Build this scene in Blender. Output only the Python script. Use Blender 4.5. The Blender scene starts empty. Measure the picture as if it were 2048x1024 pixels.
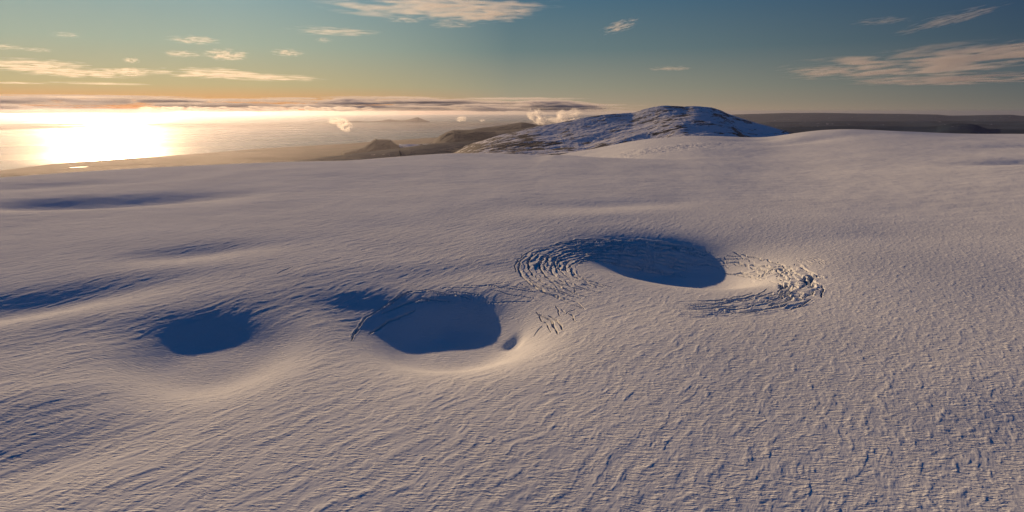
import bpy, math, random
import numpy as np
from mathutils import Vector

# ----------------------------------------------------------------- basics
S = bpy.context.scene
COL = S.collection
H = 300.0                      # camera height above the ice
SEA = -1200.0                  # sea level, the ice cap is about 1200 m up
F = 1137.0                     # focal length in pixels of a 2048 wide frame
P = math.radians(14.3)         # camera looks down by this much
SUN_AZ = math.radians(-35.0)   # measured from +Y towards +X
SUN_EL = math.radians(12.0)
rng = np.random.default_rng(7)
random.seed(7)

def pdir(x, y):
    a, b = (x - 1024) / F, (512 - y) / F
    v = np.array([a, math.cos(P) + b * math.sin(P), -math.sin(P) + b * math.cos(P)])
    return v / np.linalg.norm(v)
def azel(x, y):
    v = pdir(x, y)
    return math.atan2(v[0], v[1]), math.atan2(v[2], math.hypot(v[0], v[1]))
def ground(x, y, z=0.0):
    v = pdir(x, y); t = (z - H) / v[2]
    return np.array([v[0] * t, v[1] * t])

def sstep(a, b, x):
    t = np.clip((x - a) / (b - a), 0, 1)
    return t * t * (3 - 2 * t)
def smax(a, b, k):
    h = np.clip(0.5 + 0.5 * (a - b) / k, 0, 1)
    return b * (1 - h) + a * h + k * h * (1 - h)

def gnoise(x, y, seed=0):
    xi = np.floor(x); yi = np.floor(y)
    fx = (x - xi).astype(np.float32); fy = (y - yi).astype(np.float32)
    xi = xi.astype(np.int64); yi = yi.astype(np.int64)
    def g(ix, iy, dx, dy):
        h = (ix * 374761393 + iy * 668265263 + seed * 1442695041) & 0xFFFFFFFF
        h = ((h ^ (h >> 13)) * 1274126177) & 0xFFFFFFFF
        h = (h ^ (h >> 16)) & 1023
        a = h.astype(np.float32) * np.float32(2 * math.pi / 1024)
        return np.cos(a) * dx + np.sin(a) * dy
    u = fx * fx * fx * (fx * (fx * 6 - 15) + 10)
    v = fy * fy * fy * (fy * (fy * 6 - 15) + 10)
    a = g(xi, yi, fx, fy); b = g(xi + 1, yi, fx - 1, fy)
    c = g(xi, yi + 1, fx, fy - 1); d = g(xi + 1, yi + 1, fx - 1, fy - 1)
    return ((a * (1 - u) + b * u) * (1 - v) + (c * (1 - u) + d * u) * v) * 1.5
def fbm(x, y, o=4, seed=0, ridge=False):
    s = 0; a = 1.0; t = 0
    for i in range(o):
        n = gnoise(x * 2 ** i + 17.3 * i, y * 2 ** i - 9.1 * i, seed + i)
        if ridge: n = 1 - 2 * np.abs(n)
        s = s + a * n; t += a; a *= 0.5
    return s / t

def tag(o, label, cat=None, group=None, kind=None):
    o['label'] = label
    if cat: o['category'] = cat
    if group: o['group'] = group
    if kind: o['kind'] = kind
    return o
def grid_mesh(name, X, Y, Z, mat, wrap=False):
    n, m = X.shape                         # n rows (radius), m columns (azimuth)
    co = np.stack([X, Y, Z], -1).reshape(-1, 3).astype(np.float32)
    idx = np.arange(n * m).reshape(n, m)
    if wrap: idx = np.concatenate([idx, idx[:, :1]], 1)
    q = np.stack([idx[:-1, :-1], idx[:-1, 1:], idx[1:, 1:], idx[1:, :-1]], -1).reshape(-1, 4)
    q = q[:, ::-1]
    me = bpy.data.meshes.new(name)
    me.vertices.add(len(co)); me.vertices.foreach_set('co', co.ravel())
    me.loops.add(q.size); me.loops.foreach_set('vertex_index', q.ravel().astype(np.int32))
    me.polygons.add(len(q))
    me.polygons.foreach_set('loop_start', np.arange(0, q.size, 4, dtype=np.int32))
    me.polygons.foreach_set('use_smooth', np.ones(len(q), dtype=bool))
    me.update(calc_edges=True)
    me.materials.append(mat)
    o = bpy.data.objects.new(name, me); COL.objects.link(o)
    return o

# ----------------------------------------------------------------- node helper
class N:
    def __init__(s, tree): s.t = tree; s.n = tree.nodes; s.l = tree.links
    def new(s, typ, **kw):
        nd = s.n.new(typ)
        for k, v in kw.items():
            setattr(nd, k, v)
        return nd
    def link(s, a, b): s.l.new(a, b)
    def put(s, v, sock):
        if hasattr(v, 'is_output'): s.l.new(v, sock)
        else: sock.default_value = v
    def math(s, op, a, b=None, c=None, clamp=False):
        nd = s.n.new('ShaderNodeMath'); nd.operation = op; nd.use_clamp = clamp
        s.put(a, nd.inputs[0])
        if b is not None: s.put(b, nd.inputs[1])
        if c is not None: s.put(c, nd.inputs[2])
        return nd.outputs[0]
    def vmath(s, op, a, b=None):
        nd = s.n.new('ShaderNodeVectorMath'); nd.operation = op
        s.put(a, nd.inputs[0])
        if b is not None: s.put(b, nd.inputs[1])
        return nd.outputs['Value'] if op in ('LENGTH', 'DOT_PRODUCT') else nd.outputs[0]
    def mapping(s, vec, scale=(1, 1, 1), rot=(0, 0, 0), loc=(0, 0, 0)):
        if any(rot):               # turn first, stretch afterwards
            n0 = s.n.new('ShaderNodeMapping'); s.put(vec, n0.inputs[0])
            n0.inputs['Rotation'].default_value = rot; vec = n0.outputs[0]; rot = (0, 0, 0)
        nd = s.n.new('ShaderNodeMapping'); s.put(vec, nd.inputs[0])
        nd.inputs['Location'].default_value = loc
        nd.inputs['Rotation'].default_value = rot
        nd.inputs['Scale'].default_value = scale
        return nd.outputs[0]
    def noise(s, vec, scale, detail=3, rough=0.5, dist=0.0):
        nd = s.n.new('ShaderNodeTexNoise'); s.put(vec, nd.inputs['Vector'])
        nd.inputs['Scale'].default_value = scale; nd.inputs['Detail'].default_value = detail
        nd.inputs['Roughness'].default_value = rough; nd.inputs['Distortion'].default_value = dist
        return nd.outputs[0]
    def rng(s, v, a, b, c=0.0, d=1.0, smooth=True):
        nd = s.n.new('ShaderNodeMapRange'); nd.interpolation_type = 'SMOOTHSTEP' if smooth else 'LINEAR'
        s.put(v, nd.inputs[0])
        for i, q in enumerate((a, b, c, d)): nd.inputs[i + 1].default_value = q
        return nd.outputs[0]
    def mix(s, f, a, b):
        nd = s.n.new('ShaderNodeMix'); nd.data_type = 'RGBA'
        s.put(f, nd.inputs['Factor']); 
        for v, k in ((a, 6), (b, 7)):
            if isinstance(v, tuple): v = (*v[:3], 1)
            s.put(v, nd.inputs[k])
        return nd.outputs[2]
    def ramp(s, f, stops):
        nd = s.n.new('ShaderNodeValToRGB'); s.put(f, nd.inputs[0])
        e = nd.color_ramp.elements
        while len(e) < len(stops): e.new(0.5)
        for el, (p, c) in zip(e, stops): el.position = p; el.color = (*c, 1)
        return nd.outputs[0]
def material(name):
    m = bpy.data.materials.new(name); m.use_nodes = True
    n = N(m.node_tree); bs = m.node_tree.nodes['Principled BSDF']
    geo = n.new('ShaderNodeNewGeometry').outputs['Position']
    return m, n, bs, geo
def bump(n, bs, h, strength=1.0, dist=1.0):
    b = n.new('ShaderNodeBump'); b.inputs['Strength'].default_value = strength
    b.inputs['Distance'].default_value = dist
    n.put(h, b.inputs['Height']); n.link(b.outputs[0], bs.inputs['Normal'])
    return b

# ----------------------------------------------------------------- materials
WIND = math.radians(37)        # long axis of the drifts, from +Y towards +X

SNOW, n, bs, pos = material('snow')
# fine wind ripples, crests across the view, broken into short pieces
warp = n.noise(n.mapping(pos, (0.02, 0.02, 0.0)), 1.0, 2)
wv = n.vmath('ADD', pos, n.vmath('MULTIPLY', warp, (0.0, 14.0, 0.0)))
rip = n.noise(n.mapping(wv, (0.085, 0.33, 0.0), (0, 0, math.radians(4))), 1.0, 3, 0.55, 0.6)
rip2 = n.noise(n.mapping(pos, (0.13, 0.75, 0.0), (0, 0, math.radians(2))), 1.0, 2, 0.5, 0.4)
# fibres along the wind
fib = n.noise(n.mapping(pos, (0.9, 0.10, 0.0), (0, 0, WIND)), 1.0, 2, 0.5)
# where drift tongues lie the cross ripples are buried
mask = n.rng(n.noise(n.mapping(pos, (0.085, 0.03, 0.0), (0, 0, WIND)), 1.0, 2, 0.5), 0.47, 0.60)
# the ripples die out towards the far, harder snow
ripfade = n.rng(n.vmath('LENGTH', pos), 700.0, 2200.0, 1.0, 0.35)
hgt = n.math('ADD', n.math('MULTIPLY', ripfade, n.math('MULTIPLY', n.math('ADD', n.math('MULTIPLY', n.math('SUBTRACT', rip, 0.5), 2.1), n.math('MULTIPLY', n.math('SUBTRACT', rip2, 0.5), 0.4)), n.math('SUBTRACT', 1.0, n.math('MULTIPLY', mask, 0.85)))),
             n.math('MULTIPLY', fib, 0.10))
grain = n.noise(n.mapping(pos, (0.22, 0.22, 0.0)), 1.0, 4, 0.6)
hgt = n.math('ADD', hgt, n.math('MULTIPLY', grain, 0.3))
bump(n, bs, hgt, 1.0, 1.0)
tone = n.noise(n.mapping(pos, (0.004, 0.004, 0.0)), 1.0, 4, 0.6)
n.link(n.mix(n.rng(tone, 0.35, 0.65), (0.79, 0.84, 0.86), (0.73, 0.78, 0.81)), bs.inputs['Base Color'])
bs.inputs['Roughness'].default_value = 0.6
bs.inputs['Specular IOR Level'].default_value = 0.0

MTN, n, bs, pos = material('snowy_rock')
nz = n.new('ShaderNodeSeparateXYZ'); n.link(n.new('ShaderNodeNewGeometry').outputs['Normal'], nz.inputs[0])
a = n.noise(n.mapping(pos, (0.0028, 0.0070, 0.012)), 1.0, 8, 0.74)
big = n.noise(n.mapping(pos, (0.0006, 0.0006, 0.003)), 1.0, 2, 0.5)
a = n.math('ADD', a, n.math('MULTIPLY', n.math('SUBTRACT', big, 0.5), 0.22))
sx = n.new('ShaderNodeSeparateXYZ'); n.link(pos, sx.inputs[0])
alt = n.rng(sx.outputs[2], -330.0, 60.0, -0.015, 0.06, False)
f = n.math('ADD', n.math('ADD', a, alt), n.math('MULTIPLY', n.math('SUBTRACT', nz.outputs[2], 0.93), 0.8))
n.link(n.mix(n.rng(f, 0.475, 0.52), (0.018, 0.024, 0.034), (0.76, 0.80, 0.84)), bs.inputs['Base Color'])
bump(n, bs, n.noise(n.mapping(pos, (0.004, 0.012, 0.012)), 1.0, 6, 0.65), 1.0, 14.0)
bs.inputs['Roughness'].default_value = 0.8

def rock(name, c1, c2, sc=0.002, snow=0.0):
    m, n, bs, pos = material(name)
    a = n.noise(n.mapping(pos, (sc, sc, sc * 3)), 1.0, 6, 0.62)
    c = n.mix(n.rng(a, 0.38, 0.62), c1, c2)
    if snow:
        b = n.noise(n.mapping(pos, (sc * 2.5, sc * 2.5, sc * 8)), 1.0, 6, 0.7)
        c = n.mix(n.rng(b, 0.66 - snow, 0.70 - snow), c, (0.72, 0.74, 0.78))
    n.link(c, bs.inputs['Base Color'])
    bump(n, bs, a, 0.7, 40.0)
    bs.inputs['Roughness'].default_value = 0.9
    bs.inputs['Specular IOR Level'].default_value = 0.1
    return m
HAZE_MOOR = rock('moor', (0.016, 0.036, 0.062), (0.03, 0.06, 0.10), 0.0008, 0.02)  # moor with the blue of distant haze painted into its colour
LAVA = rock('lava_hill', (0.025, 0.03, 0.042), (0.045, 0.05, 0.065), 0.001)
PLAIN = rock('sand_plain', (0.07, 0.06, 0.05), (0.12, 0.10, 0.085), 0.0004)
n = N(PLAIN.node_tree); bs = n.n['Principled BSDF']       # dim blue distance haze painted into the plain's colour towards the east
old = bs.inputs['Base Color'].links[0].from_socket
sp = n.new('ShaderNodeSeparateXYZ'); n.link(n.new('ShaderNodeNewGeometry').outputs['Position'], sp.inputs[0])
n.link(n.mix(n.rng(sp.outputs[0], -6000.0, 12000.0), old, (0.018, 0.04, 0.07)), bs.inputs['Base Color'])

WATER, n, bs, pos = material('sea_water')
w = n.noise(n.mapping(pos, (0.00006, 0.00028, 0.0), (0, 0, math.radians(-25))), 1.0, 5, 0.6)
bs.inputs['Base Color'].default_value = (0.02, 0.035, 0.05, 1)
bs.inputs['IOR'].default_value = 1.33
n.link(n.rng(w, 0.35, 0.65, 0.24, 0.29), bs.inputs['Roughness'])

# ----------------------------------------------------------------- the ice cap
def nonuni():
    f = np.arange(-47, 47.0001, 0.045)
    l = -np.geomspace(47.4, 180, 60)[::-1]; r = np.geomspace(47.4, 179.0, 60)
    return np.radians(np.concatenate([l, f, r]))
def radii():
    R = [5.0]
    while R[-1] < 11500:
        r = R[-1]
        if r < 330: d = max(3.0, 0.12 * r)
        elif r < 860: d = 1.25
        elif r < 1460: d = 1.9
        else: d = 1.9 + (r - 1460) * 0.0055
        if r > 6600: d = 60
        R.append(r + d)
    return np.array(R)
AZ = nonuni(); RR = radii()
A2, R2 = np.meshgrid(AZ, RR)
GX = R2 * np.sin(A2); GY = R2 * np.cos(A2)

def sky_interp(pts, az):
    q = np.array([azel(*p) for p in pts])
    return np.interp(az, q[:, 0], np.tan(q[:, 1]))
FORE = [(-300, 372), (0, 355), (120, 346), (300, 335), (560, 324), (700, 321), (800, 313), (893, 306.5), (995, 306.5), (1098, 311), (1200, 317.5),
        (1290, 320), (1359, 321), (1500, 316), (1700, 305), (2048, 300), (2400, 300)]
HILL = [(-300, 420), (900, 350), (1050, 325), (1098, 312), (1191, 297), (1239, 287), (1290, 278), (1393, 271), (1512, 275), (1547, 273.6),
        (1594, 265), (1660, 259), (1693, 257.6), (1768, 261), (1928, 267.7), (2048, 267.7), (2400, 268)]
def smooth(a, k):
    for _ in range(2): a = np.convolve(np.pad(a, k // 2, 'edge'), np.ones(k) / k, 'valid')
    return a
tF = smooth(sky_interp(FORE, AZ), 41); tH = smooth(sky_interp(HILL, AZ), 31)
HBASE = [p for p in HILL if p[0] < 1500] + [(1547, 273), (1750, 268), (2048, 268), (2400, 268)]
tHb = smooth(sky_interp(HBASE, AZ), 61)
rF = np.minimum(4700, H / -tF); rF = np.where(np.abs(AZ) > 0.9, 4000, rF)
rF = smooth(rF, 121)
rH = 6000.0
zH = H + rH * tHb
slope = None
q = R2 - rF[None, :]
fore = (H + rF * tF)[None, :] * sstep(1300, 3500, R2) - np.where(q > 0, np.where(q < 900, q * q / 6000, 135 + (q - 900) * 0.3), 0)
slope = np.interp(AZ, [azel(x, 300)[0] for x in (1100, 1290, 1500, 1700, 2048)], [0.04, 0.032, 0.035, 0.035, 0.033])
slope = smooth(slope, 121)
dq = rH - R2
hill = zH[None, :] - np.where(dq > 0, np.sqrt(dq * dq * slope ** 2 + 8 ** 2) - 8, 0) - np.where(dq < 0, np.where(dq > -1200, dq * dq / 7200, 200 - (dq + 1200) * 0.33), 0)
Z = smax(fore, hill, 14.0)

def bump_at(x, y, L, W, ang, amp, r0=0.0):
    """broad swell; x,y = centre seen in the photo, L,W radii in metres, ang = long axis azimuth"""
    global Z
    c = ground(x, y, r0)
    dx = GX - c[0]; dy = GY - c[1]
    s, co = math.sin(math.radians(ang)), math.cos(math.radians(ang))
    u = (dx * s + dy * co) / L; v = (dx * co - dy * s) / W
    Z += amp * np.exp(-(u * u + v * v))

# broad hollows (negative) and swells (positive)
near = sstep(7500, 5500, R2)
Z += near * (fbm(GX / 900, GY / 900, 3, 11) * 9 + fbm(GX / 260, GY / 260, 3, 21) * 1.6)
for a in [(250, 400, 330, 120, 64, -27), (85, 402, 190, 100, 70, -20), (60, 372, 300, 110, 60, -9),
          (390, 505, 130, 60, 62, -9), (400, 535, 150, 60, 62, 3.0),
          (60, 605, 180, 75, 52, -19), (1220, 408, 240, 90, 80, -9), (1180, 432, 260, 80, 80, 4),
          (2060, 352, 260, 130, 95, -26), (2050, 322, 300, 120, 95, -12),
          (1610, 298, 500, 170, 80, -14), (1500, 292, 300, 130, 80, -9), (1700, 266, 700, 160, 75, -8),
          (70, 915, 120, 60, 50, -7), (60, 790, 120, 50, 55, 4), (330, 640, 260, 60, 60, -4),
          (850, 545, 200, 70, 75, -6), (1560, 560, 300, 120, 60, 3), (2100, 860, 120, 60, 60, -5),
          (1700, 480, 350, 110, 75, -4)]:
    bump_at(*a)

def bowl(x, y, RX, RY, D, pw, ang=0.0, wob=0.05, seed=0):
    global Z
    c = ground(x, y)
    dx = GX - c[0]; dy = GY - c[1]
    s, co = math.sin(ang), math.cos(ang)
    u = (dx * co + dy * s) / RX; v = (-dx * s + dy * co) / RY
    t = np.sqrt(u * u + v * v)
    m = t < 3.2
    th = np.arctan2(v[m], u[m])
    tt = t[m] * (1 + wob * np.sin(2 * th + seed) + wob * 0.6 * np.sin(3 * th + 2 * seed))
    Z[m] -= D / (1 + tt ** pw) * sstep(3.2, 2.2, tt)
    return c
C3 = bowl(1374, 503, 160, 140, 57, 4.6, 0, 0.05, 1)
bowl(1325, 526, 300, 300, 13, 7.0, 0, 0.03, 2)
C2 = bowl(909, 635, 115, 124, 51, 4.4, 0.2, 0.012, 3)
bowl(880, 650, 165, 175, 6, 6.0, 0, 0.03, 2)
C1 = bowl(426, 685, 100, 132, 36, 3.9, 0.5, 0.05, 5)
bowl(735, 602, 82, 82, 19, 3.2, 0.6, 0.1, 2)
CP = bowl(1028, 632, 13, 20, 9, 3.5, 0, 0.1, 4)

# drift tongues along the wind, stronger near the camera side and to the left
s, co = math.sin(WIND), math.cos(WIND)
U = GX * s + GY * co; V = GX * co - GY * s
nearm = R2 < 3200
u_, v_, r_ = U[nearm], V[nearm], R2[nearm]
x_, y_ = GX[nearm], GY[nearm]
def ring(c, r0, r1):
    d = np.hypot(x_ - c[0], y_ - c[1]); return sstep(r0, r1, d)
calm = ring(C3, 170, 290) * ring(C2, 105, 190) * ring(C1, 95, 160)
wu = gnoise(u_ / 60, v_ / 60, 40) * 10
d1 = sstep(-0.05, 0.55, fbm((u_ + wu) / 26, (v_ + wu) / 9.5, 3, 31))
d2 = fbm(u_ / 70, (v_ + wu) / 14, 3, 35)
d3 = sstep(0.0, 0.45, fbm((u_ + wu) / 13, (v_ - wu * 0.5) / 8, 3, 37))
leftw = sstep(500, -500, x_ - 0.25 * y_)
fade = sstep(3200, 900, r_) * 0.85 + 0.15
hh = (d1 * (0.34 + 0.1 * leftw) + d2 * (0.12 + 0.6 * leftw) + d3 * (0.05 + 0.22 * (1 - leftw))) * fade * (0.12 + 0.88 * calm)
hh += gnoise(x_ / 13, y_ / 5.0, 44) * 0.08 * (1 - 0.8 * d1)
Z[nearm] += hh
Z += sstep(1300, 2600, R2) * sstep(7000, 5500, R2) * (fbm(GX / 75, GY / 48, 3, 50) * 1.3 + fbm(GX / 22, GY / 17, 2, 53) * 0.22)

# ---- slumped terraces round the large cauldron: each ring drops towards the hole
CR = ground(1325, 526)
m_ = (np.hypot(GX - CR[0], GY - CR[1]) < 330)
X_, Y_ = GX[m_] - CR[0], GY[m_] - CR[1]
rho = np.hypot(X_, Y_); th_ = np.degrees(np.arctan2(Y_, X_))
th_[th_ < -130] += 360
def win(a, b, c, d): return sstep(a, b, th_) * sstep(d, c, th_)
wleft = win(92, 120, 200, 228); wtop = win(48, 66, 96, 118); wright = win(-70, -45, 12, 34); wlow = win(-108, -88, -60, -45)
def saw(lam, warp, seed, wsc):
    p = (rho + warp * fbm(X_ / wsc, Y_ / wsc, 3, seed)) / lam
    f = p - np.floor(p)
    return 0.5 - f
ter = wleft * saw(13.5, 16, 91, 55) * 3.4 * sstep(168, 190, rho) + wtop * saw(15, 22, 92, 60) * 5.0 * sstep(150, 175, rho)
ter = ter + wright * saw(17, 26, 93, 60) * 4.5 * sstep(205, 235, rho + 20 * gnoise(X_ / 40, Y_ / 40, 95)) + wlow * saw(12, 14, 94, 50) * 3.0 * sstep(190, 205, rho)
ter = ter * sstep(302, 280, rho + 18 * gnoise(X_ / 50, Y_ / 50, 96)) * (0.25 + 0.75 * sstep(-0.25, 0.1, fbm(X_ / 38, Y_ / 38, 2, 97)))
Z[m_] += ter
# ---- crevasses
CUT = np.zeros_like(Z); LIP = np.zeros_like(Z)
def carve(pts, w, depth, lip=0.4, jag=2.0):
    pts = np.array(pts, float)
    seg = np.hypot(*np.diff(pts, axis=0).T); L = np.concatenate([[0], np.cumsum(seg)])
    m = max(3, int(L[-1] / 6))
    t = np.linspace(0, L[-1], m)
    px = np.interp(t, L, pts[:, 0]); py = np.interp(t, L, pts[:, 1])
    kj = np.array([1, 2, 1]) / 2.5
    px = px + np.convolve(rng.normal(0, jag * 0.6, m + 2), kj, 'valid'); py = py + np.convolve(rng.normal(0, jag * 0.6, m + 2), kj, 'valid')
    wd = w * (0.35 + 0.65 * np.sin(np.pi * (np.arange(m) + 0.5) / m)) * rng.uniform(0.7, 1.3, m)
    pad = 4 * w
    rr = np.hypot(px, py)
    r0, r1 = np.searchsorted(RR, [rr.min() - pad, rr.max() + pad])
    aa = np.arctan2(px, py)
    da = pad / max(rr.min(), 1)
    a0, a1 = np.searchsorted(AZ, [aa.min() - da, aa.max() + da])
    sx, sy = GX[r0:r1, a0:a1], GY[r0:r1, a0:a1]
    best = np.full(sx.shape, 1e9)
    for i in range(m - 1):
        ax, ay, bx, by = px[i], py[i], px[i + 1], py[i + 1]
        ex, ey = bx - ax, by - ay; ll = ex * ex + ey * ey + 1e-6
        h = np.clip(((sx - ax) * ex + (sy - ay) * ey) / ll, 0, 1)
        d = np.hypot(sx - ax - h * ex, sy - ay - h * ey) / (wd[i] * (1 - h) + wd[i + 1] * h)
        best = np.minimum(best, d)
    CUT[r0:r1, a0:a1] = np.maximum(CUT[r0:r1, a0:a1], depth * (1 - sstep(0.3, 1.0, best)))
    LIP[r0:r1, a0:a1] = np.maximum(LIP[r0:r1, a0:a1], 0.6 * lip * np.exp(-((best - 1.2) / 0.9) ** 2))
def arc(c, rad, th0, th1, w, depth, lip=0.4, jag=2.0, ex=1.0, ey=1.0, drift=0.0):
    m = 14
    th = np.radians(np.linspace(th0, th1, m)); rr_ = rad + drift * np.linspace(-0.5, 0.5, m) + rng.normal(0, 1.0, m)
    carve(np.stack([c[0] + rr_ * ex * np.cos(th), c[1] + rr_ * ey * np.sin(th)], 1), w, depth, lip, jag)
def on_snow(x, y):
    v = pdir(x, y); a = math.atan2(v[0], v[1]); h = math.hypot(v[0], v[1])
    j = int(np.argmin(np.abs(AZ - a))); ray = H + RR * v[2] / h
    hit = np.nonzero((Z[:, j] > ray) & (RR > 300))[0]
    r_ = RR[hit[0]] if len(hit) else RR[-1]
    return np.array([r_ * math.sin(a), r_ * math.cos(a)])
def pix(zx, zy, ox, oy, sc, pts, w, depth, lip=0.5, jag=1.2):
    carve([on_snow(ox + a * sc, oy + b * sc) for a, b in pts], w, depth, lip, jag)

# large cauldron: left fan, long cracks over the far side, broken right rim
for rad in np.linspace(176, 296, 12):
    a = 100 + rng.uniform(-8, 12)
    while a < 212:
        l = rng.uniform(22, 60); l = min(l, 226 - a)
        arc(CR, rad + rng.normal(0, 3), a, a + l, rng.uniform(1.8, 3.2), rng.uniform(4, 8), 0.3, 1.6, 1.0, 1.0, rng.uniform(-22, 10))
        a += l + rng.uniform(2, 22)
for rad in np.linspace(160, 290, 13):
    a = 55 + rng.uniform(0, 12)
    while a < 104:
        l = rng.uniform(14, 36)
        arc(CR, rad + rng.normal(0, 4), a, a + l, rng.uniform(2.6, 4.2), rng.uniform(3, 7), 2.0, 2.6, 1, 1.02, rng.uniform(-14, 14))
        a += l + rng.uniform(2, 10)
for rad in np.linspace(218, 290, 6):
    a = -66 + rng.uniform(0, 16)
    while a < 22:
        l = rng.uniform(12, 34)
        arc(CR, rad + rng.normal(0, 3), a, a + l, rng.uniform(1.8, 3.2), rng.uniform(4, 9), 0.2, 3.0, 1, 1, rng.uniform(-16, 16))
        a += l + rng.uniform(2, 14)
for i in range(7):
    rad = rng.uniform(225, 280); a = rng.uniform(-40, 12)
    arc(CR, rad, a, a + rng.uniform(6, 13), rng.uniform(5, 7.5), 12, 0.8, 7.0)
for i in range(14):                       # short cross cracks between the long ones
    th = math.radians(rng.uniform(-50, 15)); r1_ = rng.uniform(215, 260)
    e_ = np.array([math.cos(th), math.sin(th)]); carve([CR + e_ * r1_, CR + e_ * (r1_ + 12) + rng.normal(0, 3, 2), CR + e_ * (r1_ + 26)], 2.0, 5, 0.4, 3)
for rad in np.linspace(196, 278, 9):
    a = rng.uniform(-98, -80)
    while a < -60:
        l = rng.uniform(12, 34)
        arc(CR, rad + rng.normal(0, 3), a, a + l, rng.uniform(1.6, 3.0), rng.uniform(3, 6), 0.5, 2.4, 1, 1, rng.uniform(-8, 12))
        a += l + rng.uniform(2, 10)
for i in range(12):
    rad = rng.uniform(245, 290); a = rng.uniform(22, 55); l = rng.uniform(8, 22)
    arc(CR, rad, a, a + l, rng.uniform(1.4, 2.6), rng.uniform(2, 4), 0.5, 4.0)
for i in range(5):
    arc(CR, 312 + 9 * i, 2 + rng.uniform(-2, 2), 10 + rng.uniform(-2, 3), 1.4, 2.2, 0.5, 1.5)
for i in range(5):   # steep cracks down the left inner wall
    th = math.radians(150 + 11 * i)
    a = C3 + np.array([math.cos(th), math.sin(th)]) * 100; b = C3 + np.array([math.cos(th), math.sin(th)]) * 155
    carve([a, (a + b) / 2 + 3, b], 1.5, 3.0, 0.3, 3.0)
Zm = 0.3418
for pts, w, d in [([(230, 610), (300, 650), (340, 725)], 2.2, 6), ([(290, 620), (350, 660), (375, 705)], 2.0, 6), ([(215, 600), (250, 650), (300, 715)], 1.8, 5),
                  ([(360, 590), (420, 620), (445, 655)], 1.9, 5), ([(330, 560), (345, 620)], 1.6, 4), ([(180, 475), (330, 500), (440, 540), (490, 580)], 1.7, 4),
                  ([(270, 490), (400, 545), (480, 575)], 1.7, 4), ([(0, 455), (150, 475), (280, 490)], 1.5, 3), ([(-100, 440), (60, 446), (190, 470)], 1.5, 3),
                  ([(200, 740), (250, 680)], 1.3, 3), ([(395, 600), (440, 585)], 1.3, 3), ([(-60, 470), (90, 500), (200, 520)], 1.4, 2.5),
                  ([(120, 430), (190, 470)], 1.5, 4), ([(320, 420), (400, 470), (430, 490)], 1.6, 4), ([(430, 490), (440, 455)], 1.2, 3)]:
    pix(0, 0, 1000, 420, Zm, pts, w * rng.uniform(0.7, 1.1), d, 0.3, 2.2)
# middle cauldron: terraced far-left wall
Zn = 0.293
for pts, w, d, lp in [([(345, 515), (440, 400), (560, 330), (660, 255), (740, 215)], 1.8, 4, 1.3), ([(560, 345), (650, 280), (740, 225), (870, 205), (1000, 240)], 1.8, 4, 1.3),
                  ([(470, 505), (600, 420), (780, 350)], 3.0, 7, 0.5), ([(560, 365), (700, 310), (830, 265), (1020, 280)], 3.0, 7, 0.6),
                  ([(350, 555), (365, 515), (400, 480)], 2.0, 6, 0.8), ([(940, 240), (1060, 240), (1180, 270)], 1.7, 4, 1.1), ([(1000, 215), (1120, 225), (1230, 240)], 1.6, 3, 0.8),
                  ([(960, 190), (1200, 190), (1440, 150)], 1.4, 2.5, 0.5), ([(1100, 175), (1300, 180), (1500, 205)], 1.4, 2.5, 0.5),
                  ([(800, 300), (900, 275), (1020, 285)], 1.8, 4, 0.5), ([(1250, 290), (1450, 290), (1620, 280)], 1.3, 2, 0.4)]:
    pix(0, 0, 600, 520, Zn, pts, w, d, lp, 0.7)
pix(0, 0, 0, 500, Zm, [(1820, 85), (1900, 70), (2000, 45)], 1.8, 3)
pix(0, 0, 0, 500, Zm, [(1620, 140), (1715, 98)], 1.6, 3)

Z += LIP * (1 - np.clip(CUT, 0, 1)) - CUT
# broken ice on the far lit hill
def far_rough(x, y, z0, L, W, ang, amp, sc, seed):
    global Z
    c = ground(x, y, z0)
    dx = GX - c[0]; dy = GY - c[1]
    s, co = math.sin(math.radians(ang)), math.cos(math.radians(ang))
    u = (dx * s + dy * co) / L; v = (dx * co - dy * s) / W
    e = np.exp(-(u * u + v * v)); m = e > 0.02
    Z[m] += amp * e[m] * (fbm((GX[m] + GY[m] * 0.3) / (sc * 2.4), GY[m] / sc, 5, seed, True) - 0.2)
far_rough(1330, 308, -30, 420, 260, 80, 10, 42, 61)
far_rough(1400, 300, -10, 300, 160, 80, 8, 35, 62)
far_rough(1190, 310, -45, 380, 160, 80, 10, 63, 63)
far_rough(1240, 318, -60, 300, 130, 80, 6, 42, 64)

# make the skyline fall where it does in the photograph
tgt = np.maximum(tF, tH)
for _ in range(3):
    k0 = np.searchsorted(RR, 1800)
    e = ((Z - H) / R2)[k0:]
    got = e.max(0); ra = smooth(RR[k0 + e.argmax(0)], 61)[None, :]
    dlt = np.clip(tgt - got, -0.025, 0.025) * (np.abs(AZ) < 0.83)
    dlt = smooth(dlt, 61)
    Z += dlt[None, :] * R2 * sstep(ra - 1300, ra - 150, R2) * sstep(9000, 7000, R2)
Z = np.maximum(Z, SEA - 30)
o = grid_mesh('snowfield', GX, GY, Z, SNOW, wrap=True)
tag(o, 'wind-rippled snow covered ice cap with round sunken cauldrons and crevasses', kind='structure')

# ----------------------------------------------------------------- sea
Rs = np.geomspace(3000, 260000, 60); As = np.radians(np.linspace(-180, 179, 180))
a2, r2 = np.meshgrid(As, Rs)
o = grid_mesh('sea', r2 * np.sin(a2), r2 * np.cos(a2), np.full(a2.shape, SEA), WATER, wrap=True)
tag(o, 'calm ocean glowing under low sun beyond the coast', kind='structure')

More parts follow.
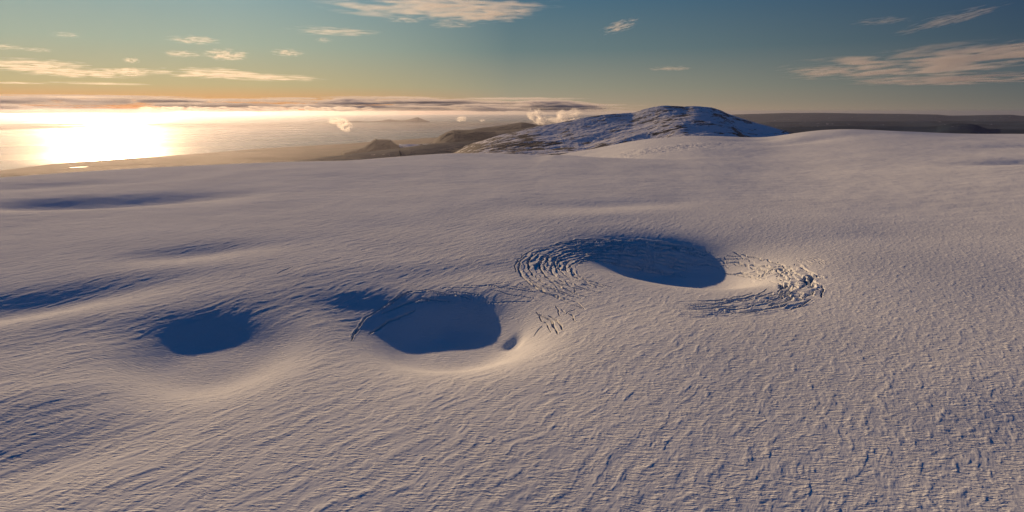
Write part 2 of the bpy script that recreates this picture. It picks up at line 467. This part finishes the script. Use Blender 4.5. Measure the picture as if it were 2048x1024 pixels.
# ----------------------------------------------------------------- lowland
SHORE = [(-600, 400), (-200, 360), (0, 341), (102, 328.5), (308, 314), (513, 298), (700, 287), (872, 275), (1000, 262), (1120, 247), (1250, 234)]
q = []
for p in SHORE:
    g = ground(*p, SEA); q.append((math.atan2(g[0], g[1]), math.hypot(*g)))
q = np.array(q)
Al = np.radians(np.concatenate([np.linspace(-180, -50, 60), np.linspace(-49.8, 49.8, 900), np.linspace(50, 179, 60)]))
Rl = np.geomspace(3500, 258000, 700)
a2, r2 = np.meshgrid(Al, Rl)
x, y = r2 * np.sin(a2), r2 * np.cos(a2)
rs = np.interp(a2, q[:, 0], q[:, 1])
rs = np.where(a2 > q[-1, 0], 1e6, rs)
rs = rs + fbm(x / 2500, y / 2500, 4, 71) * 350
lz = SEA + np.clip((rs - r2) * 0.01, -25, 9) + np.where(r2 < rs, 1, 0) * sstep(0, 3000, rs - r2) * (10 + 12 * fbm(x / 3000, y / 3000, 4, 72))
# lagoon behind the beach
for px_, py_, L, W in [(225, 333, 1500, 130), (165, 334, 500, 60), (520, 303, 1200, 150)]:
    g = ground(px_, py_, SEA); dx = x - g[0]; dy = y - g[1]; an = math.radians(62)
    u = (dx * math.sin(an) + dy * math.cos(an)) / L; v = (dx * math.cos(an) - dy * math.sin(an)) / W
    lz -= 26 * np.exp(-(u * u + v * v) ** 2)
o = grid_mesh('coastal_plain', x, y, lz, PLAIN, wrap=True)
tag(o, 'dark sandy coastal plain between the ice cap and the ocean', kind='structure')

# ----------------------------------------------------------------- hills and mountains
def massif(name, sky, r0, front, back, mat, label, amp=30, sc=900, base=SEA - 40, seed=1, na=300, nr=160, flat=0.0, pw=1.3, crag=0.0, lobes=0.0):
    q = np.array([azel(*p) for p in sky])
    az = np.linspace(q[0, 0], q[-1, 0], na)
    t = np.interp(az, q[:, 0], np.tan(q[:, 1]))
    kk = max(3, na // 90) | 1
    t = np.convolve(np.pad(t, kk // 2, 'edge'), np.ones(kk) / kk, 'valid')
    rr = np.concatenate([np.linspace(r0 - front, r0, nr, endpoint=False), np.linspace(r0, r0 + back, nr // 2)])
    a2, r2 = np.meshgrid(az, rr)
    x, y = r2 * np.sin(a2), r2 * np.cos(a2)
    top = H + r0 * t[None, :]
    u = np.where(r2 < r0, (r0 - r2) / front, (r2 - r0) / back)
    u = np.clip((u - flat) / (1 - flat), 0, 1)
    g = u ** pw
    if lobes:      # steep upper faces left and right of a gentle central spur, softer outlines lower down
        x0, x1, x2, x3 = [azel(v, 250)[0] for v in (1255, 1345, 1430, 1475)]
        sh = azel(1400, 250)[0] - azel(1345, 250)[0]
        aw = a2 - u * sh * 1.6 + 0.012 * fbm(x / 900, y / 900, 3, seed + 70)
        wst = 1 - sstep(x0, x1, aw) * sstep(x3, x2, aw)
        wst = wst * (0.75 + 0.5 * fbm(x / 1500, y / 1500, 2, seed + 71))
        steep = np.where(r2 < r0, 1 - (1 - u) ** 2.4, g)
        g = g * (1 - wst) + steep * wst
        t2 = smooth(t, 2 * (na // 9) + 1)
        top = H + r0 * (t[None, :] * (1 - sstep(0, 0.45, u)) + t2[None, :] * sstep(0, 0.45, u))
    z = base + (top - base) * (1 - g)
    edge = np.minimum(1, np.minimum(a2 - az[0], az[-1] - a2) / (0.03 * (az[-1] - az[0])))
    n1 = fbm(x / sc / (2.2 if lobes else 1), y / sc, 6, seed, True) - 0.25
    z = z + amp * n1 * (0.15 + 0.85 * sstep(0, 0.3, u)) 
    if lobes: z = z + lobes * fbm(x / 2600, y / 3400, 2, seed + 40) * sstep(0, 0.35, u)
    z = z + crag * amp * fbm(x / sc * 5, y / sc * 5, 4, seed + 9, True) * 0.3
    got = ((z - H) / r2).max(0)
    d = smooth(t - got, 2 * (na // 40) + 1)
    if lobes: z = z + d[None, :] * 0
    z = z + d[None, :] * r2 * sstep(1.0, 0.2, u)
    z = base + (z - base) * np.clip(edge, 0, 1)
    o = grid_mesh(name, x, y, z, mat)
    tag(o, label, kind='structure')
    return o

massif('mountain', [(800, 330), (900, 300), (1000, 270), (1068, 254), (1110, 247), (1164, 236), (1190, 232), (1212, 228.6), (1240, 227), (1267, 225), (1285, 219), (1301, 215), (1320, 211.5), (1335, 211),
        (1370, 213), (1390, 212), (1424, 215), (1440, 220), (1455, 227), (1480, 236), (1513, 246), (1547, 255), (1581, 265), (1640, 285)],
       9800, 3600, 3500, MTN, 'broad snow streaked mountain with dark rocky shoulders on the skyline', amp=30, sc=700, lobes=110, base=-420, seed=3, na=800, nr=420, pw=0.9, crag=0.5)
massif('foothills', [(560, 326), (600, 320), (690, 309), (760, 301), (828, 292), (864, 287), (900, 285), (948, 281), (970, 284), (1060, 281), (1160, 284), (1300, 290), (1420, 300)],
       11500, 3800, 3000, HAZE_MOOR, 'dark blue moorland foothills beyond the snow edge', amp=60, sc=1400, base=SEA - 60, seed=5, na=500, nr=200)
massif('dark_ridge', [(820, 300), (850, 290), (864, 285), (872, 278), (879, 271), (893, 264), (907, 259.6), (925, 260), (948, 258.7), (970, 260), (992, 261.5), (1020, 260), (1054, 256), (1081, 252.5), (1120, 250), (1200, 250), (1250, 262)],
       19000, 3500, 5000, LAVA, 'dark steep-ended ridge in haze left of the snowy mountain', amp=120, sc=1800, seed=8, pw=1.6)
massif('distant_ridge', [(900, 275), (930, 263), (948, 258), (965, 255), (990, 252.5), (1010, 250), (1028, 247), (1043, 244.5), (1055, 246), (1070, 249), (1110, 252), (1160, 262)],
       27000, 3500, 5000, LAVA, 'fainter hazy ridge behind the dark steep-ended ridge', amp=120, sc=2200, seed=12)
massif('flat_topped_hill', [(680, 304), (700, 299.5), (725, 294.5), (733, 289), (739, 285), (746, 280), (751, 277.3), (756, 278.6), (765, 278.5), (780, 279), (785, 283), (794, 289.5), (807, 294.5), (830, 298), (850, 304)],
       22000, 1500, 1500, LAVA, 'small flat-topped hill standing alone on the coastal plain', amp=50, sc=600, seed=15, flat=0.25)
massif('islands', [(640, 246), (690, 243), (712, 241.5), (730, 243), (757, 242), (780, 238.5), (790, 240), (806, 240.5), (822, 238), (830, 235.5), (836, 234.5), (842, 237), (850, 240), (858, 242), (866, 246)],
       84000, 2500, 2500, LAVA, 'faint island chain on the sea left of the mountain', amp=60, sc=3000, seed=18)
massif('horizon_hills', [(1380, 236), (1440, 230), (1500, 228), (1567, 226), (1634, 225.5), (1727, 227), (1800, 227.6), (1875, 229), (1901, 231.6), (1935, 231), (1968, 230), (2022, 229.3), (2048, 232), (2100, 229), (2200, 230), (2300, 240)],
       90000, 14000, 10000, HAZE_MOOR, 'long low pale blue hills along the right horizon', amp=150, sc=6000, seed=21)
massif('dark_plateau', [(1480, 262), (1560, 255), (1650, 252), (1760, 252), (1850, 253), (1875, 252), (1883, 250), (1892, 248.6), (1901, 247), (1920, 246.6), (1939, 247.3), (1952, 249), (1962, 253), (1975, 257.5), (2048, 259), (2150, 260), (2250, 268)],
       21000, 6000, 5000, HAZE_MOOR, 'dark plateau with a small table mountain beyond the snow on the right', amp=60, sc=2500, seed=24)
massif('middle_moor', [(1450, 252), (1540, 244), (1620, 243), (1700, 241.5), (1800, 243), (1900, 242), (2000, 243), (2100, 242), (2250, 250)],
       42000, 12000, 8000, HAZE_MOOR, 'blue hazy moor between the dark plateau and the horizon hills', amp=120, sc=5000, seed=27)

# ----------------------------------------------------------------- haze
hm = bpy.data.materials.new('haze'); hm.use_nodes = True
t = hm.node_tree; t.nodes.remove(t.nodes['Principled BSDF'])
pv = t.nodes.new('ShaderNodeVolumePrincipled')
pv.inputs['Color'].default_value = (0.86, 0.87, 1.0, 1)
pv.inputs['Density'].default_value = 4.2e-6
pv.inputs['Anisotropy'].default_value = 0.73
t.links.new(pv.outputs[0], t.nodes['Material Output'].inputs['Volume'])
me = bpy.data.meshes.new('haze')
b, zt, zb = 265000.0, H + 100.0, SEA - 80.0
vs = [(x, y, z) for z in (zb, zt) for x, y in ((-b, -b), (b, -b), (b, b), (-b, b))]
me.from_pydata(vs, [], [(3, 2, 1, 0), (4, 5, 6, 7), (0, 1, 5, 4), (1, 2, 6, 5), (2, 3, 7, 6), (3, 0, 4, 7)])
me.materials.append(hm)
o = bpy.data.objects.new('haze', me); COL.objects.link(o)
tag(o, 'thin pale haze lying over the coast and far hills', kind='stuff')

# ----------------------------------------------------------------- clouds
def cloud_mat(name, dens, scale, thr, gain, g=0.6, col=(0.95, 0.95, 0.97), detail=5, step=0.4, con=3.5):
    m = bpy.data.materials.new(name); m.use_nodes = True
    t = m.node_tree; t.nodes.remove(t.nodes['Principled BSDF'])
    n = N(t)
    oc = n.new('ShaderNodeTexCoord').outputs['Object']
    rnd = n.new('ShaderNodeObjectInfo').outputs['Random']
    off = n.vmath('ADD', oc, n.vmath('MULTIPLY', n.new('ShaderNodeCombineXYZ').outputs[0], (1, 1, 1)))
    cmb = n.new('ShaderNodeCombineXYZ')
    n.put(n.math('MULTIPLY', rnd, 91.0), cmb.inputs[0]); n.put(n.math('MULTIPLY', rnd, 37.0), cmb.inputs[1]); n.put(n.math('MULTIPLY', rnd, 53.0), cmb.inputs[2])
    v = n.vmath('ADD', n.mapping(oc, scale), cmb.outputs[0])
    nz = n.noise(v, 1.0, detail, 0.6, 0.2)
    fo = n.math('SUBTRACT', 1.0, n.math('POWER', n.vmath('LENGTH', oc), 2.0))
    d = n.math('ADD', n.math('MULTIPLY', fo, 0.8), n.math('SUBTRACT', n.math('MULTIPLY', n.math('SUBTRACT', nz, 0.5), con), thr))
    d = n.math('MULTIPLY', n.math('MULTIPLY', d, gain, clamp=True), n.math('MAXIMUM', fo, 0.0))
    pv = t.nodes.new('ShaderNodeVolumePrincipled')
    pv.inputs['Color'].default_value = (*col, 1)
    pv.inputs['Anisotropy'].default_value = g
    n.put(n.math('MULTIPLY', d, dens), pv.inputs['Density'])
    t.links.new(pv.outputs[0], t.nodes['Material Output'].inputs['Volume'])
    m.cycles.volume_step_rate = step
    return m
WISP = cloud_mat('wispy_cloud', 0.0038, (3.2, 5.0, 0.8), 0.45, 0.9, g=0.4, col=(1, 1, 1), detail=8, con=7.0, step=0.2)
BANK = cloud_mat('layer_cloud', 0.00040, (5.0, 1.0, 1.5), 0.0, 1.5, g=0.2, detail=5, step=0.3, con=4.0, col=(1, 1, 1))
DARK = cloud_mat('dense_layer_cloud', 0.0020, (5.0, 1.0, 1.5), 0.0, 1.5, g=0.2, detail=5, step=0.3, con=4.0)
SHADY = cloud_mat('shaded_cloud', 0.0034, (3.2, 5.0, 0.8), 0.40, 0.9, g=0.62, col=(1, 1, 1), detail=8, con=7.0, step=0.2)
PUFF = cloud_mat('puffy_cloud', 0.014, (2.2, 1.0, 2.2), 0.25, 2.5, g=0.55, col=(1, 1, 1), con=7.0)

def ico(name):
    import bmesh
    bm = bmesh.new(); bmesh.ops.create_icosphere(bm, subdivisions=3, radius=1.0)
    me = bpy.data.meshes.new(name); bm.to_mesh(me); bm.free(); return me
BASE = {}
def cloud(cx, cy, w, h, alt, mat, label, group, tilt=0.0, dist=None, rot=0.0, thick=0.1):
    """cx,cy,w,h: where it is seen; alt: height over the camera"""
    if mat.name not in BASE:
        BASE[mat.name] = ico('cloud'); BASE[mat.name].materials.append(mat)
    az, el = azel(cx, cy); w *= 1.2; h *= 1.3
    d = dist or alt / math.tan(el)
    z = H + d * math.tan(el)
    px = 1 / F / math.hypot(1, 0) * d * math.cos(az) * 1.0
    o = bpy.data.objects.new('cloud', BASE[mat.name]); COL.objects.link(o)
    o.location = (d * math.sin(az), d * math.cos(az), z)
    hh = h * px / 2
    o.scale = (w * px / 2, (6000 if mat in (BANK, DARK) else hh) if dist else hh * (1 - thick) / max(0.05, math.sin(abs(el))), hh if dist else max(hh * thick * 1.5, 10))
    o.rotation_euler = (0, math.radians(-tilt), math.radians(rot) - az)
    tag(o, label, 'cloud', group)
    return o
G1 = 'thin clouds scattered over the left sky'
G2 = 'clouds high over the mountain and right sky'
G3 = 'cloud layers low over the sea horizon'
G4 = 'little low clouds hanging below the horizon'
CL = [
 (385, 80, 90, 18, 2200, WISP, 'short cream cloud alone in the upper left sky', G1),
 (367, 108, 70, 13, 2000, WISP, 'thin cream streak just below the short cloud in the upper left sky', G1),
 (453, 111, 78, 22, 2000, WISP, 'ragged pale cloud beside the thin streak in the left sky', G1),
 (262, 121, 28, 12, 1800, WISP, 'tiny pale cloud tuft above the long left cloud streaks', G1),
 (77, 100, 48, 9, 1900, WISP, 'tiny slanting cloud streak in the upper left', G1),
 (10, 94, 80, 11, 1900, WISP, 'pale cloud streak cut by the left picture edge', G1),
 (132, 70, 48, 11, 2000, WISP, 'faint small cloud below the glow at the upper left', G1),
 (575, 106, 62, 14, 2000, WISP, 'faint blurred cloud patch left of the centre sky', G1),
 (70, 133, 180, 24, 1800, WISP, 'long pale cloud streak at the far left above the glowing sea', G1),
 (170, 148, 190, 17, 1800, WISP, 'lower cream cloud streak above the glowing sea', G1),
 (265, 143, 120, 14, 1800, WISP, 'cream cloud streak joining the long bands over the sea', G1),
 (430, 148, 200, 20, 1800, WISP, 'long peach cloud band with ragged upper edge over the sea', G1),
 (540, 156, 220, 12, 1800, WISP, 'thin peach cloud band with grey underside', G1),
 (195, 167, 170, 7, 1700, WISP, 'narrow bright cloud line over the glowing sea', G1),
 (40, 166, 110, 6, 1700, WISP, 'narrow cloud line at the left picture edge', G1),
 (170, 194, 150, 6, 1500, WISP, 'thin bright cloud line just above the dark cloud layer', G1),
 (665, 63, 160, 18, 2400, WISP, 'long flat cream cloud left of the large top cloud', G2),
 (648, 80, 32, 10, 2400, WISP, 'small pale tuft under the long flat cream cloud', G2),
 (880, 12, 400, 60, 2600, WISP, 'large mottled cloud cut by the top edge', G2),
 (960, 28, 190, 36, 2600, WISP, 'lower right end of the large mottled cloud', G2),
 (810, 38, 80, 15, 2600, WISP, 'small shred under the large mottled cloud', G2),
 (905, 50, 90, 13, 2500, WISP, 'thin pale streak below the large mottled cloud', G2),
 (1240, 53, 74, 22, 2500, WISP, 'single slanting cloud above the mountain', G2, 14),
 (1765, 42, 100, 15, 2600, SHADY, 'faint cloud streak in the deep blue upper right', G2),
 (1895, 40, 160, 24, 2600, SHADY, 'faint slanting wisp in the deep blue upper right', G2, 12),
 (1840, 130, 420, 50, 2200, SHADY, 'long grey and tan cloud bank in the right sky', G2, 3),
 (2010, 104, 200, 30, 2200, SHADY, 'rising end of the tan cloud bank at the right edge', G2, 8),
 (1900, 160, 330, 26, 1900, SHADY, 'lower thin shelf of the tan cloud bank', G2),
 (1660, 142, 170, 18, 2000, SHADY, 'ragged left end of the tan cloud bank', G2),
 (1340, 137, 80, 9, 1800, WISP, 'tiny pink cloud line above the mountain summit', G2),
]
for c in CL:
    cloud(*c[:8], tilt=(c[8] if len(c) > 8 else 0), dist=None)
# broken layers of low cloud over the sea, thin ones glow and thick ones stay grey
for i in range(60):
    dark = i % 5 in (1, 3)
    x = rng.uniform(-60, 1150); t_ = (x / 1150) * 0.5
    y = rng.uniform(199, 222 - 8 * t_) if dark else rng.uniform(191 + 6 * t_, 226)
    w = rng.uniform(90, 300) * (0.8 if dark else 1); h = rng.uniform(5, 9) if dark else rng.uniform(3, 7)
    if x < 420 and not dark and i % 3 == 0: dark = True; h = 5
    if x < 330 and dark: h += 3
    cloud(x, y, w, h, 0, DARK if dark else BANK,
          'one of the dark grey streaks in the broken cloud layer above the sea horizon' if dark else 'one of the glowing orange streaks in the broken cloud layer above the sea horizon',
          'dark streaks of the low cloud layer' if dark else 'glowing streaks of the low cloud layer', dist=rng.uniform(72000, 100000))
for i in range(5):
    cloud(rng.uniform(-40, 520), rng.uniform(214, 226), rng.uniform(120, 300), rng.uniform(4, 8), 0, DARK,
          'one of the dark grey streaks in the broken cloud layer above the sea horizon', 'dark streaks of the low cloud layer', dist=rng.uniform(72000, 100000))
# row of little cumulus standing on the sea horizon
for i in range(16):
    x = 300 + 29 * i + rng.uniform(-6, 6)
    o = cloud(x, 217.5 - rng.uniform(0, 1.5), rng.uniform(22, 38), rng.uniform(4, 8), 300, PUFF, 'one of the tiny bright cumulus in the row on the sea horizon', 'tiny cumulus along the sea horizon', dist=70000)
for cx, cy, w, h, d, tl, lb in [(672, 241, 34, 13, 16000, 0, 'small bright ragged cloud over the hazy sea, upper part'), (689, 250, 30, 20, 16000, -30, 'small bright ragged cloud over the hazy sea, lower part'),
                            (1074, 234, 40, 26, 13500, -30, 'curling left end of the white cloud on the mountain shoulder'), (1100, 241, 60, 14, 13500, 0, 'flat middle of the white cloud on the mountain shoulder'),
                            (1134, 233, 56, 26, 13500, 12, 'billowing right part of the white cloud on the mountain shoulder'),
                            (923, 238, 22, 10, 24000, 0, 'tiny white cloud above the dark ridge'), (964, 241, 14, 5, 24000, 0, 'tiniest cloud speck above the distant ridge')]:
    cloud(cx, cy, w, h, 0, PUFF, lb, G4, tilt=tl, dist=d)

# ----------------------------------------------------------------- sky
W = bpy.data.worlds.new('World'); S.world = W; W.use_nodes = True
n = N(W.node_tree); bg = W.node_tree.nodes['Background']
tc = n.new('ShaderNodeTexCoord').outputs['Generated']
sep = n.new('ShaderNodeSeparateXYZ'); n.link(tc, sep.inputs[0])
hor = n.new('ShaderNodeCombineXYZ'); n.link(sep.outputs[0], hor.inputs[0]); n.link(sep.outputs[1], hor.inputs[1])
hd = n.vmath('NORMALIZE', hor.outputs[0])
d = n.vmath('DOT_PRODUCT', hd, (math.sin(SUN_AZ), math.cos(SUN_AZ), 0))
el = n.math('DIVIDE', sep.outputs[2], 0.5, clamp=True)     # 0..30 degrees
def srgb(r, g, b):
    f = lambda c: (c / 255 / 12.92) if c / 255 <= 0.04045 else ((c / 255 + 0.055) / 1.055) ** 2.4
    return (f(r), f(g), f(b))
Z1, Z2 = (0.0, 0.037, 0.125), (0.0, 0.032, 0.115)
def e(deg): return math.sin(math.radians(deg)) / 0.5
A_ = n.ramp(el, [(0.0, srgb(205, 118, 66)), (e(0.9), srgb(215, 158, 102)), (e(2.2), srgb(192, 175, 130)), (e(5.6), srgb(166, 176, 156)), (e(10), srgb(138, 165, 168)), (e(14), (0.006, 0.07, 0.17)), (e(22), Z1)])
B_ = n.ramp(el, [(0.0, srgb(185, 158, 128)), (e(0.9), srgb(166, 152, 128)), (e(2.2), srgb(150, 148, 128)), (e(5.6), srgb(108, 128, 128)), (e(10), srgb(78, 112, 130)), (e(14), (0.003, 0.055, 0.15)), (e(22), Z1)])
C_ = n.ramp(el, [(0.0, srgb(112, 108, 102)), (e(0.9), srgb(100, 102, 99)), (e(2.2), srgb(84, 94, 98)), (e(5.6), srgb(56, 76, 94)), (e(10), srgb(34, 62, 96)), (e(14), (0.001, 0.035, 0.12)), (e(22), Z2)])
f1 = n.rng(d, 0.82, 0.985, 0, 1, False); f2 = n.rng(d, 0.22, 0.82, 0, 1, False)
col = n.mix(f1, n.mix(f2, C_, B_), A_)
sky = n.new('ShaderNodeTexSky'); sky.sky_type = 'NISHITA'; sky.sun_disc = False
sky.sun_elevation = SUN_EL; sky.sun_rotation = SUN_AZ
sky.altitude = 1500
cs = n.vmath('SCALE', col); cs.node.inputs['Scale'].default_value = 9.0
sk = n.vmath('SCALE', sky.outputs[0]); sk.node.inputs['Scale'].default_value = 0.003
n.link(n.vmath('ADD', cs, sk), bg.inputs['Color'])
bg.inputs['Strength'].default_value = 0.11

# ----------------------------------------------------------------- sun
L = bpy.data.lights.new('sun', 'SUN'); L.energy = 4.7; L.angle = math.radians(0.6); L.color = (1.0, 0.65, 0.36)
so = bpy.data.objects.new('sun', L); COL.objects.link(so)
sd = Vector((math.sin(SUN_AZ) * math.cos(SUN_EL), math.cos(SUN_AZ) * math.cos(SUN_EL), math.sin(SUN_EL)))
so.rotation_euler = sd.to_track_quat('Z', 'Y').to_euler()
so.location = sd * 500

# ----------------------------------------------------------------- camera and render
cam = bpy.data.cameras.new('camera'); co_ = bpy.data.objects.new('camera', cam); COL.objects.link(co_)
cam.sensor_width = 36; cam.lens = 36 * F / 2048; cam.clip_start = 1; cam.clip_end = 1e6
co_.location = (0, 0, H); co_.rotation_euler = (math.pi / 2 - P, 0, 0)
S.camera = co_
S.view_settings.view_transform = 'Standard'; S.view_settings.look = 'None'
S.view_settings.exposure = 0; S.view_settings.gamma = 1
S.cycles.max_bounces = 6; S.cycles.diffuse_bounces = 1; S.cycles.volume_bounces = 6; S.cycles.transparent_max_bounces = 16
S.cycles.volume_max_steps = 96
S.cycles.use_denoising = True
